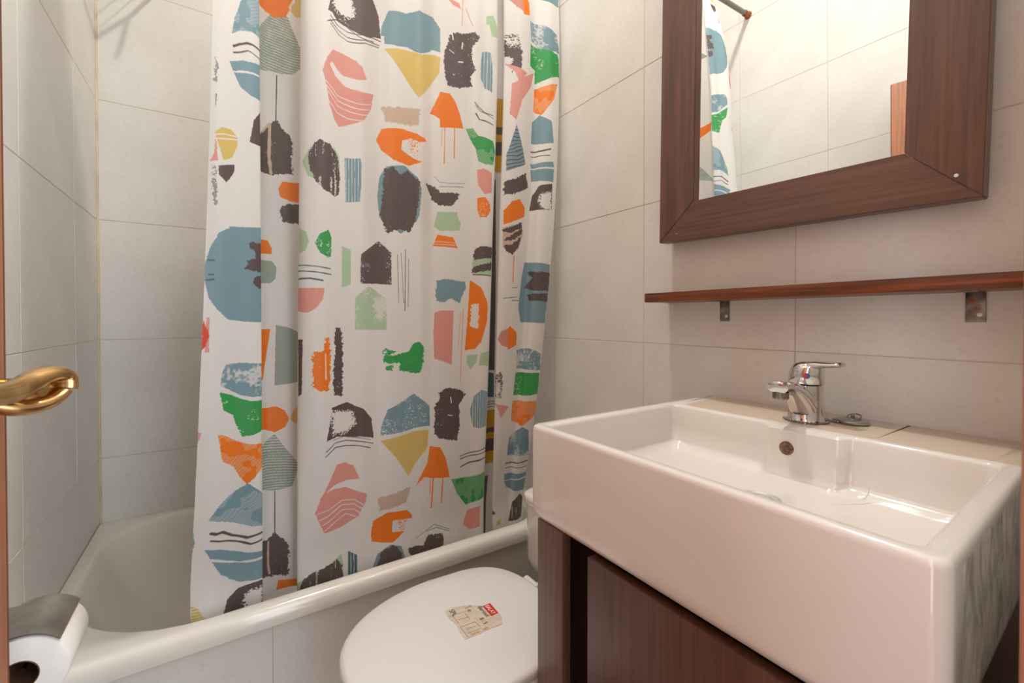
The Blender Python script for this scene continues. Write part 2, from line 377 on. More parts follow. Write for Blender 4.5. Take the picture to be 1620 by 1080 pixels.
PRINTS=[
('blue','mesh',[(65,703),(48,653),(42,616),(63,633),(90,643),(117,643),(117,753),(78,729)],0),
('dark','line',[(46,590),(61,602),(79,612),(95,614),(117,614)],4.5),
('dark','line',[(46,576),(61,584),(82,596),(100,594),(117,594)],2.8),
('blue','solid',[(37,552),(69,570),(95,574),(117,582),(117,556),(95,552),(69,548),(46,536)],0),
('blue','solid',[(48,534),(74,544),(95,548),(117,552),(117,498),(90,498),(64,510)],0),
('dark','solid',[(117,476),(97,446),(87,395),(105,393),(117,395)],0),
('pink','solid',[(11,385),(15,365),(17,333),(2,329),(11,349)],0),
('yellow','solid',[(10,391),(24,405),(45,407),(58,397),(59,379),(46,347),(28,337),(15,377)],0),
('white','line',[(10,385),(27,391),(58,397)],2.3),
('white','line',[(10,377),(27,381),(58,391)],2.8),
('dark','speckle',[(19,323),(53,335),(51,317),(35,291),(20,305)],0),
('grey','splash',[(9,321),(16,323),(18,241),(10,241)],0),
('grey','splash',[(7,550),(13,536),(13,496),(7,496)],0),
('grey','solid',[(9,472),(13,472),(10,438)],0),
('blue','solid',[(44,200),(117,210),(117,-7),(78,-5),(43,0),(23,22),(8,46),(0,84),(0,116),(7,148),(23,184),(43,196)],0),
('dark','brush',[(85,174),(117,174),(117,108),(94,110),(79,112),(88,124),(83,132),(101,138),(104,152),(86,160)],0),
('dark','brush',[(97,98),(117,100),(117,72),(104,72),(96,80)],0),
('teal','line',[(5,124),(16,124)],3.4),
('teal','line',[(7,94),(15,94)],3.4),
('teal','line',[(2,82),(15,84)],4.0),
('pink','solid',[(6,4),(11,4),(12,-71),(5,-71)],0),
('red','solid',[(1,-3),(12,-33),(6,-57),(0,-65),(0,-33)],0),
('blue','cloud',[(42,-99),(70,-97),(117,-103),(117,-179),(90,-177),(71,-171),(51,-157),(33,-145),(36,-115)],0),
('green','speckle',[(32,-159),(51,-167),(71,-179),(90,-187),(117,-189),(117,-260),(94,-268),(75,-268),(65,-240),(58,-214),(40,-201)],0),
('orange','mesh',[(32,-254),(45,-260),(68,-278),(86,-288),(117,-292),(117,-346),(96,-372),(84,-384),(73,-366),(61,-336),(41,-318)],0),
('pink','solid',[(0,-242),(6,-244),(0,-270)],0),
('blue','mesh',[(85,-382),(117,-416),(117,-497),(90,-489),(70,-477),(45,-461),(21,-449),(37,-420),(55,-402)],0),
('dark','line',[(26,-481),(34,-487),(44,-487),(60,-503),(84,-517),(97,-515),(117,-513)],5.7),
('dark','line',[(26,-499),(39,-507),(53,-513),(74,-525),(90,-535),(117,-531)],4.5),
('blue','solid',[(18,-517),(40,-527),(60,-541),(84,-555),(117,-561),(117,-575),(98,-575),(74,-575),(54,-563),(34,-547),(27,-543)],0),
('blue','solid',[(29,-551),(57,-571),(84,-581),(117,-581),(117,-629),(90,-627),(71,-625),(58,-611),(44,-593)],0),
('dark','solid',[(117,-633),(117,-734),(74,-724),(42,-704),(46,-692),(54,-658),(71,-640),(93,-633)],0),
('white','splash',[(81,-656),(93,-644),(117,-646),(114,-740),(82,-720),(77,-682)],0),
('yellow','hlines',[(1,-644),(11,-654),(21,-684),(20,-702),(0,-692)],0),
('blue','solid',[(0,-471),(3,-497),(0,-517),(0,-497)],0),
('orange','solid',[(278,833),(288,827),(316,825),(330,852)],0),
('yellow','solid',[(330,852),(335,829),(401,787),(402,825)],0),
('sage','hlines',[(296,821),(316,793),(343,725),(441,651),(340,663),(326,649),(297,643),(274,643),(121,594),(247,739),(276,789)],0),
('dark','line',[(288,635),(286,516)],2.3),
('dark','brush',[(283,518),(289,520),(306,496),(324,478),(323,383),(301,383),(278,377),(243,377),(243,466),(269,500)],0),
('tan','line',[(273,506),(271,424),(275,381)],6.8),
('tan','line',[(255,480),(271,506)],5.1),
('orange','solid',[(301,363),(378,361),(381,301),(321,313),(297,321),(292,341)],0),
('dark','brush',[(301,299),(316,307),(378,301),(379,245),(326,255),(301,257),(297,279)],0),
('orange','solid',[(240,204),(268,204),(277,184),(277,170),(240,168)],0),
('sage','solid',[(240,152),(277,152),(288,136),(286,108),(274,94),(126,82)],0),
('orange','solid',[(238,-25),(273,-25),(269,-57),(252,-155),(237,-153)],0),
('sage','solid',[(286,-15),(316,-21),(345,-37),(378,-47),(377,-159),(316,-171),(283,-173)],0),
('orange','solid',[(123,-216),(268,-230),(287,-228),(307,-240),(319,-262),(309,-284),(284,-296),(260,-286),(124,-250)],0),
('yellow','solid',[(324,-250),(338,-230),(378,-230),(378,-280),(333,-278),(322,-266)],0),
('sage','hlines',[(283,-300),(312,-344),(339,-380),(340,-402),(328,-441),(313,-447),(283,-449),(130,-406),(233,-336)],0),
('dark','line',[(283,-451),(283,-561)],2.8),
('dark','brush',[(282,-559),(298,-575),(320,-597),(318,-680),(298,-674),(229,-664),(131,-553),(264,-573)],0),
('tan','line',[(265,-579),(264,-638),(268,-662)],5.7),
('orange','solid',[(292,-688),(353,-696),(423,-712),(312,-736),(291,-724),(287,-710)],0),
('dark','solid',[(532,815),(651,872),(670,815),(676,753),(650,755),(612,759),(580,759),(553,761),(535,775)],0),
('white','splash',[(547,815),(621,846),(632,809),(594,767),(561,767),(545,781)],0),
('dark','line',[(532,761),(554,749),(587,747),(634,759),(675,745)],2.3),
('dark','line',[(531,749),(558,737),(587,733),(634,745),(671,733)],2.3),
('dark','line',[(533,741),(559,727),(587,723),(634,737),(670,727)],2.3),
('pink','solid',[(512,614),(525,653),(541,679),(574,685),(612,683),(629,671),(639,639),(599,632),(574,628),(556,635),(538,647),(531,637),(549,616),(582,602),(618,606),(656,600),(649,560),(633,530),(599,512),(561,490),(547,502),(532,532),(522,580)],0),
('white','line',[(520,590),(556,568),(594,570),(647,572)],2.3),
('white','line',[(522,578),(556,556),(594,556),(644,558)],2.8),
('white','line',[(526,566),(554,542),(594,542),(639,544)],2.3),
('white','line',[(531,542),(554,524),(587,522),(636,530)],2.3),
('lgreen','solid',[(466,383),(482,411),(499,343),(480,349)],0),
('lgreen','solid',[(542,436),(559,419),(564,391),(556,351)],0),
('dark','streak',[(484,413),(498,432),(508,440),(532,436),(556,415),(564,359),(560,319),(549,309),(519,319),(499,337),(484,371),(480,397)],0),
('blue','vlines',[(578,417),(624,428),(627,401),(625,357),(622,313),(580,303)],0),
('blue','solid',[(685,763),(699,809),(748,850),(802,890),(838,870),(862,841),(863,773),(795,777),(723,747),(685,741)],0),
('yellow','solid',[(685,727),(795,765),(864,759),(860,711),(832,669),(800,637),(723,689)],0),
('dark','brush',[(892,835),(923,858),(964,876),(991,894),(999,870),(979,844),(978,825),(988,775),(975,745),(979,719),(930,693),(892,687),(880,705),(877,735),(876,785),(892,817)],0),
('white','line',[(943,837),(940,819)],4.5),
('white','line',[(926,771),(944,779)],3.4),
('blue','vlines',[(1006,829),(1030,831),(1035,781),(1036,709),(1015,715),(1003,749),(1002,795)],0),
('tan','brush',[(678,570),(705,574),(764,594),(804,606),(800,558),(748,540),(688,530),(685,550)],0),
('orange','solid',[(668,492),(678,510),(739,526),(794,532),(815,522),(822,510),(771,512),(739,494),(735,468),(773,460),(809,454),(764,432),(711,432),(676,452),(663,478)],0),
('orange','sparse',[(725,504),(794,522),(826,492),(801,500),(795,450),(739,446)],0),
('orange','solid',[(864,659),(897,665),(915,649),(932,618),(948,578),(864,556),(862,580),(832,590),(848,622)],0),
('orange','line',[(870,560),(868,502)],1.7),
('orange','line',[(880,564),(877,454)],2.8),
('orange','line',[(914,574),(913,478)],3.4),
('pink','solid',[(888,942),(929,950),(939,936),(908,932)],0),
('peach','line',[(957,950),(982,908)],2.8),
('lgreen','solid',[(967,950),(1010,950),(1012,950),(1000,950)],0),
('orange','solid',[(1012,950),(1020,950),(1019,950),(1014,950)],0),
('lgreen','solid',[(1017,940),(1037,950),(1044,938),(1055,920),(1055,892),(1032,884),(1026,914),(1016,916)],0),
('dark','line',[(987,673),(998,657),(1016,639),(1041,637)],2.3),
('dark','line',[(989,663),(1004,643),(1042,628)],1.7),
('dark','line',[(991,637),(1001,618),(1042,608)],4.0),
('green','mesh',[(956,580),(984,590),(999,568),(1044,558),(1055,530),(1048,484),(1019,480),(1000,488),(990,532)],0),
('pink','solid',[(996,462),(1019,466),(1044,458),(1046,397),(1021,387),(1000,415)],0),
('orange','speckle',[(998,375),(1021,379),(1039,365),(1042,339),(1029,317),(1006,315),(999,343)],0),
('blue','solid',[(690,411),(671,381),(666,329),(671,273),(732,235),(793,281),(802,301),(808,373),(795,409),(748,428)],0),
('dark','brush',[(685,405),(711,415),(731,397),(760,417),(804,397),(799,337),(789,281),(769,245),(725,247),(693,233),(673,273),(680,337)],0),
('blue','line',[(845,409),(862,395),(903,401),(955,413)],1.7),
('blue','line',[(862,383),(951,401)],2.3),
('dark','brush',[(819,391),(851,379),(862,367),(901,375),(933,377),(930,361),(901,333),(862,329),(841,341)],0),
('lgreen','solid',[(854,309),(925,321),(930,301),(941,289),(934,267),(862,255),(845,267)],0),
('orange','solid',[(855,243),(910,243),(928,213),(842,210)],0),
('white','line',[(846,223),(926,227)],1.7),
('white','line',[(844,215),(928,221)],1.7),
('dark','speckle',[(625,174),(669,210),(703,180),(704,94),(623,96)],0),
('dark','line',[(721,176),(725,44)],1.7),
('dark','line',[(734,184),(744,44)],1.7),
('dark','line',[(751,194),(749,24)],2.8),
('dark','line',[(764,172),(762,34)],1.7),
('lgreen','cloud',[(609,58),(645,90),(691,54),(692,-29),(608,-27)],0),
('lgreen','solid',[(452,225),(478,213),(484,190),(476,168),(456,160)],0),
('green','speckle',[(497,188),(509,211),(530,223),(538,204),(537,158),(528,154),(510,164)],0),
('lgreen','solid',[(570,188),(596,182),(596,92),(570,82)],0),
('teal','line',[(448,132),(500,130),(536,126)],2.8),
('teal','line',[(448,118),(500,116),(537,112)],2.8),
('teal','line',[(448,98),(486,100),(515,96)],4.0),
('pink','solid',[(449,76),(520,78),(517,50),(500,28),(482,16),(450,20)],0),
('orange','brush',[(494,-81),(517,-79),(523,-45),(531,-45),(536,-83),(535,-157),(528,-183),(520,-177),(510,-179),(494,-169)],0),
('white','line',[(522,-87),(523,-151)],2.8),
('dark','brush',[(550,-23),(564,-19),(571,-35),(574,-79),(573,-199),(546,-195),(545,-131),(550,-77)],0),
('dark','solid',[(453,-49),(470,-49),(469,-185),(456,-191)],0),
('green','brush',[(684,-101),(712,-99),(769,-89),(778,-73),(800,-63),(816,-77),(814,-125),(806,-157),(766,-151),(726,-141),(732,-121),(706,-121),(684,-117)],0),
('green','splash',[(668,-85),(689,-79),(718,-89),(692,-101),(672,-99)],0),
('green','brush',[(689,-127),(709,-125),(709,-141),(692,-139)],0),
('blue','brush',[(853,112),(886,120),(962,114),(962,94),(934,50),(903,62),(880,50),(853,52),(851,88)],0),
('pink','solid',[(848,20),(870,26),(913,26),(907,-135),(847,-113),(845,-39)],0),
('orange','solid',[(980,122),(1017,98),(1041,50),(1041,-3),(1021,-69),(1000,-91),(960,-95),(971,-3),(976,62)],0),
('white','brush',[(985,44),(1008,50),(1012,10),(1010,-29),(981,-23)],0),
('orange','line',[(940,22),(930,-87)],1.7),
('orange','line',[(952,32),(941,-193)],2.3),
('lgreen','solid',[(995,221),(1055,225),(1055,136),(987,138),(987,174)],0),
('dark','brush',[(995,219),(1024,227),(1055,225),(1055,194),(993,184),(989,200)],0),
('dark','brush',[(993,164),(1055,180),(1055,156),(986,144),(986,154)],0),
('dark','line',[(990,138),(1055,136)],2.8),
('lgreen','solid',[(970,-111),(1010,-109),(1004,-135),(986,-155),(970,-139)],0),
('lgreen','solid',[(1019,-105),(1055,-99),(1055,-147),(1013,-143)],0),
('blue','speckle',[(676,-318),(679,-290),(695,-248),(787,-214),(834,-252),(835,-310),(760,-318)],0),
('dark','brush',[(886,-203),(939,-212),(965,-230),(939,-260),(940,-326),(932,-370),(867,-352),(847,-336),(850,-248),(864,-238),(864,-216)],0),
('white','line',[(904,-234),(907,-250)],4.0),
('white','line',[(894,-286),(910,-290)],2.8),
('blue','vlines',[(997,-240),(1025,-220),(1055,-230),(1055,-338),(1019,-342),(995,-336),(983,-286)],0),
('dark','solid',[(525,-310),(534,-270),(541,-226),(586,-218),(632,-242),(652,-268),(658,-322),(607,-314),(557,-304)],0),
('white','splash',[(536,-232),(606,-238),(616,-280),(583,-304),(538,-298)],0),
('dark','line',[(522,-350),(550,-332),(583,-334),(613,-340),(649,-350)],2.3),
('dark','line',[(524,-338),(550,-320),(583,-320),(613,-328),(656,-338)],2.3),
('dark','line',[(543,-312),(576,-308),(613,-318),(649,-328)],1.7),
('pink','solid',[(499,-493),(510,-459),(537,-410),(557,-378),(583,-378),(607,-394),(624,-433),(583,-427),(546,-431),(522,-445),(543,-441),(583,-445),(620,-467),(642,-477),(639,-499),(620,-537),(571,-551),(520,-553),(510,-527)],0),
('white','line',[(503,-497),(531,-493),(571,-479),(608,-487),(633,-507)],2.3),
('white','line',[(508,-515),(534,-507),(571,-491),(608,-499),(631,-519)],2.8),
('white','line',[(514,-531),(544,-519),(573,-505),(608,-513),(625,-529)],2.3),
('white','line',[(520,-547),(547,-533),(584,-519),(620,-539)],2.3),
('yellow','solid',[(676,-332),(831,-322),(828,-374),(769,-453)],0),
('orange','solid',[(835,-370),(867,-378),(886,-414),(903,-477),(820,-463),(796,-489),(828,-420)],0),
('orange','line',[(837,-459),(836,-517)],2.1),
('orange','line',[(845,-459),(840,-557)],3.5),
('orange','line',[(877,-465),(871,-549)],3.5),
('tan','brush',[(669,-493),(778,-483),(762,-525),(675,-531),(672,-513)],0),
('orange','solid',[(659,-555),(695,-539),(762,-549),(784,-569),(784,-579),(708,-565),(707,-599),(751,-609),(708,-629),(655,-613),(653,-587)],0),
('orange','sparse',[(702,-549),(773,-561),(762,-581),(746,-615),(708,-603)],0),
('dark','line',[(945,-422),(986,-418),(1055,-408)],2.8),
('dark','line',[(945,-431),(994,-427),(1055,-420)],2.8),
('dark','line',[(947,-457),(986,-449),(1055,-439)],4.1),
('green','mesh',[(908,-485),(987,-495),(1055,-483),(1055,-565),(974,-583),(932,-535)],0),
('pink','solid',[(978,-601),(1027,-591),(1027,-656),(988,-664),(959,-640)],0),
('dark','brush',[(766,-664),(818,-668),(833,-638),(877,-644),(883,-670),(833,-726),(784,-700)],0),
('blue','line',[(797,-644),(848,-611),(903,-640)],2.1),
('blue','line',[(826,-627),(855,-621),(903,-646)],2.1),
('blue','solid',[(656,-690),(670,-650),(702,-633),(741,-650),(757,-692),(734,-736),(656,-720)],0),
('dark','brush',[(666,-690),(680,-646),(708,-636),(742,-668),(739,-716),(732,-740),(662,-720)],0),
('lgreen','solid',[(554,-634),(571,-625),(577,-656),(577,-696),(448,-702),(448,-670)],0),
('dark','streak',[(457,-690),(474,-660),(492,-648),(544,-640),(558,-634),(573,-656),(577,-708),(519,-718),(457,-722)],0),
('teal','vlines',[(590,-623),(619,-644),(619,-716),(591,-710)],0),
('orange','solid',[(1318,950),(1339,950),(1360,950),(1327,950),(1320,950)],0),
('blue','solid',[(1341,950),(1478,950),(1472,950),(1372,950),(1356,950)],0),
('dark','brush',[(1314,856),(1341,866),(1337,809),(1330,791),(1317,795),(1313,783)],0),
('pink','solid',[(1315,751),(1344,779),(1421,817),(1402,767),(1351,707),(1331,635),(1314,651)],0),
('blue','cloud',[(1429,938),(1466,950),(1484,950),(1509,950),(1513,914),(1470,892),(1429,872)],0),
('green','speckle',[(1429,860),(1467,880),(1516,906),(1519,831),(1474,807),(1426,783)],0),
('orange','mesh',[(1425,765),(1467,783),(1516,803),(1499,743),(1457,681),(1423,689)],0),
('blue','dlines',[(1334,620),(1368,554),(1389,504),(1311,466),(1311,520)],0),
('blue','solid',[(1418,651),(1449,681),(1491,663),(1502,592),(1463,582),(1416,580)],0),
('dark','line',[(1418,552),(1460,558),(1490,568)],5.1),
('dark','line',[(1419,536),(1488,546)],2.8),
('blue','solid',[(1417,512),(1503,528),(1509,510),(1422,498)],0),
('blue','solid',[(1419,494),(1508,504),(1508,460),(1424,456)],0),
('dark','brush',[(1308,434),(1337,444),(1394,478),(1413,434),(1340,397),(1308,391)],0),
('dark','solid',[(1423,359),(1430,409),(1457,442),(1505,454),(1509,365)],0),
('white','splash',[(1457,417),(1507,434),(1506,363),(1472,359),(1452,387)],0),
('orange','solid',[(1310,341),(1334,373),(1368,387),(1399,365),(1400,335),(1312,297)],0),
('tan','solid',[(1309,287),(1385,315),(1396,271),(1375,227),(1346,204),(1312,227)],0),
('dark','brush',[(1309,281),(1391,317),(1387,297),(1332,273),(1310,275)],0),
('dark','brush',[(1314,251),(1350,271),(1391,299),(1389,277),(1342,249),(1317,247)],0),
('dark','brush',[(1312,231),(1343,237),(1389,271),(1374,233),(1346,204),(1322,215)],0),
('orange','line',[(1355,202),(1354,178),(1356,118)],4.0),
('blue','solid',[(1415,188),(1522,184),(1525,104),(1522,-13),(1410,-9),(1392,38),(1402,134)],0),
('dark','brush',[(1427,158),(1525,156),(1525,96),(1457,94),(1417,104),(1449,136)],0),
('dark','brush',[(1434,82),(1525,88),(1525,60),(1442,62)],0),
('teal','line',[(1323,66),(1382,72)],2.3),
('teal','line',[(1353,100),(1380,102)],2.3),
('teal','line',[(1356,60),(1390,60)],2.3),
('pinkd','solid',[(1307,-63),(1321,-37),(1345,-29),(1349,-89),(1323,-83)],0),
('orange','solid',[(1353,-21),(1391,-45),(1392,-83),(1349,-97),(1345,-29)],0),
('blue','cloud',[(1396,-99),(1460,-95),(1514,-113),(1525,-171),(1402,-161)],0),
('green','speckle',[(1399,-173),(1521,-179),(1525,-252),(1462,-252),(1392,-248)],0),
('orange','mesh',[(1391,-266),(1525,-274),(1525,-324),(1465,-354),(1389,-332)],0),
('pink','solid',[(1299,-266),(1369,-282),(1330,-316),(1319,-288)],0),
('blue','cloud',[(1381,-388),(1467,-356),(1502,-372),(1523,-459),(1373,-445)],0),
('dark','line',[(1366,-471),(1434,-477),(1519,-479)],3.7),
('dark','line',[(1366,-487),(1524,-499)],2.0),
('blue','solid',[(1358,-505),(1525,-519),(1525,-533),(1362,-529)],0),
('blue','solid',[(1362,-531),(1525,-539),(1525,-581),(1470,-573),(1378,-551)],0),
('dark','streak',[(1457,-609),(1506,-589),(1525,-609),(1514,-672),(1422,-674)],0),
('dark','brush',[(1299,-583),(1299,-593),(1299,-617),(1318,-633),(1299,-633)],0),
('teal','solid',[(1299,-525),(1299,-521),(1299,-559)],0),
('yellow','solid',[(1327,-658),(1346,-652),(1346,-672),(1326,-672)],0),
('dark','splash',[(1299,-177),(1327,-167),(1334,-205),(1331,-252),(1299,-244)],0),
('ochre','solid',[(1107,735),(1206,753),(1201,504),(1092,484)],0),
('dark','solid',[(1095,635),(1203,659),(1203,633),(1096,612)],0),
('dark','solid',[(1094,586),(1202,608),(1201,562),(1093,540)],0),
('dark','solid',[(1091,450),(1141,468),(1160,-171),(1090,-163)],0),
('teal','solid',[(1090,-169),(1158,-181),(1163,-262),(1089,-250)],0),
('dark','line',[(1089,-270),(1202,-280)],2.0),
('dark','line',[(1089,-278),(1202,-288)],2.0),
('dark','line',[(1089,-286),(1202,-298)],2.0),
('ochre','solid',[(1089,-296),(1202,-308),(1207,-487),(1089,-471)],0),
('dark','solid',[(1088,-354),(1203,-368),(1204,-384),(1088,-370)],0),
('dark','solid',[(1087,-390),(1205,-406),(1206,-447),(1088,-431)],0),
('dark','solid',[(1089,-505),(1153,-521),(1147,-726),(1091,-706)],0),
]

cur = Surf(CURTAIN)
PC = dict(blue=(126, 160, 172), dark=(93, 78, 78), orange=(252, 128, 10), green=(50, 165, 82), pink=(233, 160, 148), yellow=(226, 196, 112), lgreen=(182, 210, 172),
          sage=(158, 172, 156), tan=(214, 188, 166), white=(238, 235, 231), teal=(74, 110, 116), ochre=(214, 160, 20), grey=(160, 158, 155), red=(228, 66, 16), pinkd=(216, 148, 136), peach=(240, 160, 120))
LT = float(cur.ll[-1]); Z0, Z1 = -.80, 1.50; PX = 950
IW, IH = int(LT * PX) + 1, int((Z1 - Z0) * PX)
rng = np.random.default_rng(5)
def smooth_noise(h, w_, cell, ratio=1.0):
    gh, gw = int(h / (cell * ratio)) + 3, int(w_ / cell) + 3
    g = rng.random((gh, gw))
    yy = np.arange(h) / (cell * ratio); xx = np.arange(w_) / cell
    yi = yy.astype(int); xi = xx.astype(int); fy = (yy - yi)[:, None]; fx = (xx - xi)[None, :]
    fy = fy * fy * (3 - 2 * fy); fx = fx * fx * (3 - 2 * fx)
    a = g[np.ix_(yi, xi)]; b = g[np.ix_(yi, xi + 1)]; c = g[np.ix_(yi + 1, xi)]; d = g[np.ix_(yi + 1, xi + 1)]
    return a * (1 - fx) * (1 - fy) + b * fx * (1 - fy) + c * (1 - fx) * fy + d * fx * fy
N2 = smooth_noise(IH, IW, 2.2); N5 = smooth_noise(IH, IW, 5); N12 = smooth_noise(IH, IW, 13); N30 = smooth_noise(IH, IW, 32); NV = smooth_noise(IH, IW, 4, 9); N2b = smooth_noise(IH, IW, 2.5); N6b = smooth_noise(IH, IW, 6)
lin = lambda c: np.array(srgb(*c)[:3])
IMG = np.empty((IH, IW, 3), np.float32); IMG[:] = lin(PC['white'])
def cover(poly, x_a, x_b, y_a, y_b, jx, jy):
    X = np.arange(x_a, x_b)[None, :] + .5 + jx; Y = np.arange(y_a, y_b)[:, None] + .5 + jy
    ins = np.zeros(X.shape if X.shape[0] > 1 else (y_b - y_a, x_b - x_a), bool)
    n = len(poly)
    for i in range(n):
        xa, ya = poly[i]; xb, yb = poly[(i + 1) % n]
        if ya == yb: continue
        c = ((ya > Y) != (yb > Y)) & (X < (xb - xa) * (Y - ya) / (yb - ya) + xa)
        ins ^= c
    return ins
def paint(col, style, pts, wid, dz=0.0):
    P = [(p[0] / 1000 * PX, (p[1] / 1000 + dz - Z0) * PX) for p in pts]
    pad = 14
    xs = [p[0] for p in P]; ys = [p[1] for p in P]
    xa, xb = max(0, int(min(xs)) - pad), min(IW, int(max(xs)) + pad); ya, yb = max(0, int(min(ys)) - pad), min(IH, int(max(ys)) + pad)
    if xb <= xa or yb <= ya: return
    sl = (slice(ya, yb), slice(xa, xb)); n2, n5, n12, n30, nv, n2b, n6b = (q[sl] for q in (N2, N5, N12, N30, NV, N2b, N6b))
    yy, xx = np.mgrid[ya:yb, xa:xb].astype(np.float32)
    if style == 'line':
        hw = max(.75, wid / 1000 * PX / 2); d = np.full(xx.shape, 1e9)
        for (ax, ay), (bx, by) in zip(P, P[1:]):
            L2 = max(1e-6, (bx - ax) ** 2 + (by - ay) ** 2); t = np.clip(((xx - ax) * (bx - ax) + (yy - ay) * (by - ay)) / L2, 0, 1)
            d = np.minimum(d, np.hypot(xx - ax - t * (bx - ax), yy - ay - t * (by - ay)))
        a = np.clip(hw * (.75 + .5 * n12) + .5 - d, 0, 1)
    else:
        amp = {'brush': 6, 'splash': 6, 'streak': 4}.get(style, 1.2)
        jx = (n5 - .5) * amp + (n2 - .5) * amp * .8; jy = (n6b - .5) * amp * .6 + (n2b - .5) * amp * .6
        a = cover(P, xa, xb, ya, yb, jx, jy).astype(np.float32)
        mott = .93 + .07 * n30
        if style == 'mesh': a = a * (1 - .55 * ((np.sin((xx * .8 + yy + 1.5 * n30) * 1.75) > .30) & (n12 * .6 + n30 * .9 > .60)))
        elif style == 'speckle': a = a * (1 - .8 * ((n2 > .74) & (n30 + n12 * .6 > .92)))
        elif style == 'cloud': a = a * (1 - .75 * np.clip((n30 * .65 + n5 * .35 - .55) * 6, 0, 1))
        elif style == 'splash' and col == 'white':
            gx, gy = sum(p[0] for p in P) / len(P), sum(p[1] for p in P) / len(P)
            core = cover([(gx + (p[0] - gx) * .80, gy + (p[1] - gy) * .80) for p in P], xa, xb, ya, yb, jx * 1.6, jy * 1.6)
            a = np.maximum(core, a * np.clip((n2b * .5 + n2 * .4 + n30 * .4 - .62) * 9, 0, 1))
        elif style == 'sparse': a = a * np.clip((n2b * .45 + n2 * .35 + n30 * .5 - .78) * 9, 0, 1)
        elif style == 'splash': a = a * np.clip((n2b * .35 + n2 * .35 + n30 * .6 - .50) * 9, 0, 1)
        elif style == 'streak': a = a * (1 - .8 * np.clip((nv * .7 + n2 * .3 - .70) * 9, 0, 1))
        elif style == 'brush': a = a * (1 - .7 * ((n2b > .9) & (n12 > .6)))
        elif style == 'vlines':
            k = (xx + .6 * n30) * 2 * math.pi / 8.5
            a = a * (1 - .85 * (np.cos(k) > .80))
        elif style == 'hlines':
            k = (yy + .10 * xx + 3.5 * n30 + 1.2 * n12) * 2 * math.pi / 6.6
            a = a * (1 - .8 * (np.cos(k) > .62 + .6 * (n12 - .5)))
        if style == 'dlines':
            k = (yy - .35 * xx + 14 * n30) * 2 * math.pi / 12
            ln = (a > 0) * (np.cos(k) > .72)
            IMG[sl] = IMG[sl] * (1 - a[..., None]) + a[..., None] * lin(PC[col])
            a = ln.astype(np.float32); col = 'dark'
    c = lin(PC[col]) * (1 if col == 'white' else 1)
    IMG[sl] = IMG[sl] * (1 - a[..., None]) + a[..., None] * c
for c, st, pts, wd in PRINTS: paint(c, st, pts, wd)
for c, st, pts, wd in PRINTS:          # the print repeats every 1.08 m
    zc = sum(p[1] for p in pts) / len(pts) / 1000 + 1.08
    sc_ = sum(p[0] for p in pts) / len(pts) / 1000
    if min(p[1] for p in pts) / 1000 + 1.08 > .74 and not (.985 < sc_ < 1.237): paint(c, st, pts, wd, 1.08)
buf = np.ones((IH, IW, 4), np.float32)
x_ = IMG; buf[..., :3] = np.where(x_ <= .0031308, x_ * 12.92, 1.055 * np.clip(x_, 1e-6, 1) ** (1 / 2.4) - .055)
img = bpy.data.images.new('curtain_print', IW, IH); img.colorspace_settings.name = 'sRGB'
img.pixels.foreach_set(buf.ravel()); img.update(); img.pack()
t = NT('printed_curtain_cloth'); nt = t.t
tx = t.n('ShaderNodeTexImage'); tx.image = img; tx.extension = 'EXTEND'
uvn = t.n('ShaderNodeUVMap'); uvn.uv_map = 'cloth'; t.l(uvn.outputs[0], tx.inputs[0])
nt.nodes.remove(t.p)
df = t.n('ShaderNodeBsdfDiffuse'); tl = t.n('ShaderNodeBsdfTranslucent'); tp = t.n('ShaderNodeBsdfTransparent'); gl = t.n('ShaderNodeBsdfGlossy'); gl.inputs['Roughness'].default_value = .45
wr = t.noise(9, 'Object', (1, 1, .6), 3, .6, .8); wb = t.n('ShaderNodeBump'); wb.inputs['Strength'].default_value = .22; wb.inputs['Distance'].default_value = .01
t.l(wr, wb.inputs['Height'])
for nd in (df, tl, gl): t.l(wb.outputs[0], nd.inputs['Normal'])
t.l(tx.outputs[0], df.inputs[0]); t.l(tx.outputs[0], tl.inputs[0])
m1 = t.n('ShaderNodeMixShader'); m1.inputs[0].default_value = .20; t.l(df.outputs[0], m1.inputs[1]); t.l(tl.outputs[0], m1.inputs[2])
m2 = t.n('ShaderNodeMixShader'); m2.inputs[0].default_value = .05; t.l(m1.outputs[0], m2.inputs[1]); t.l(tp.outputs[0], m2.inputs[2])
m3 = t.n('ShaderNodeMixShader'); m3.inputs[0].default_value = .035; t.l(m2.outputs[0], m3.inputs[1]); t.l(gl.outputs[0], m3.inputs[2])
t.l(m3.outputs[0], nt.nodes['Material Output'].inputs[0]); M['cloth'] = t.m
NU, NZ = 36 * 14, 150
us = np.linspace(0, len(CURTAIN) - 1, NU); zs = np.linspace(-.712, 1.475, NZ)
U, Z = np.meshgrid(us, zs); X, Y = cur.xy(U, Z)
k = np.clip((Z - .95) / .5, 0, 1) ** 1.5            # the folds gather under the rod
Y = Y + (1.225 - Y) * k * .75
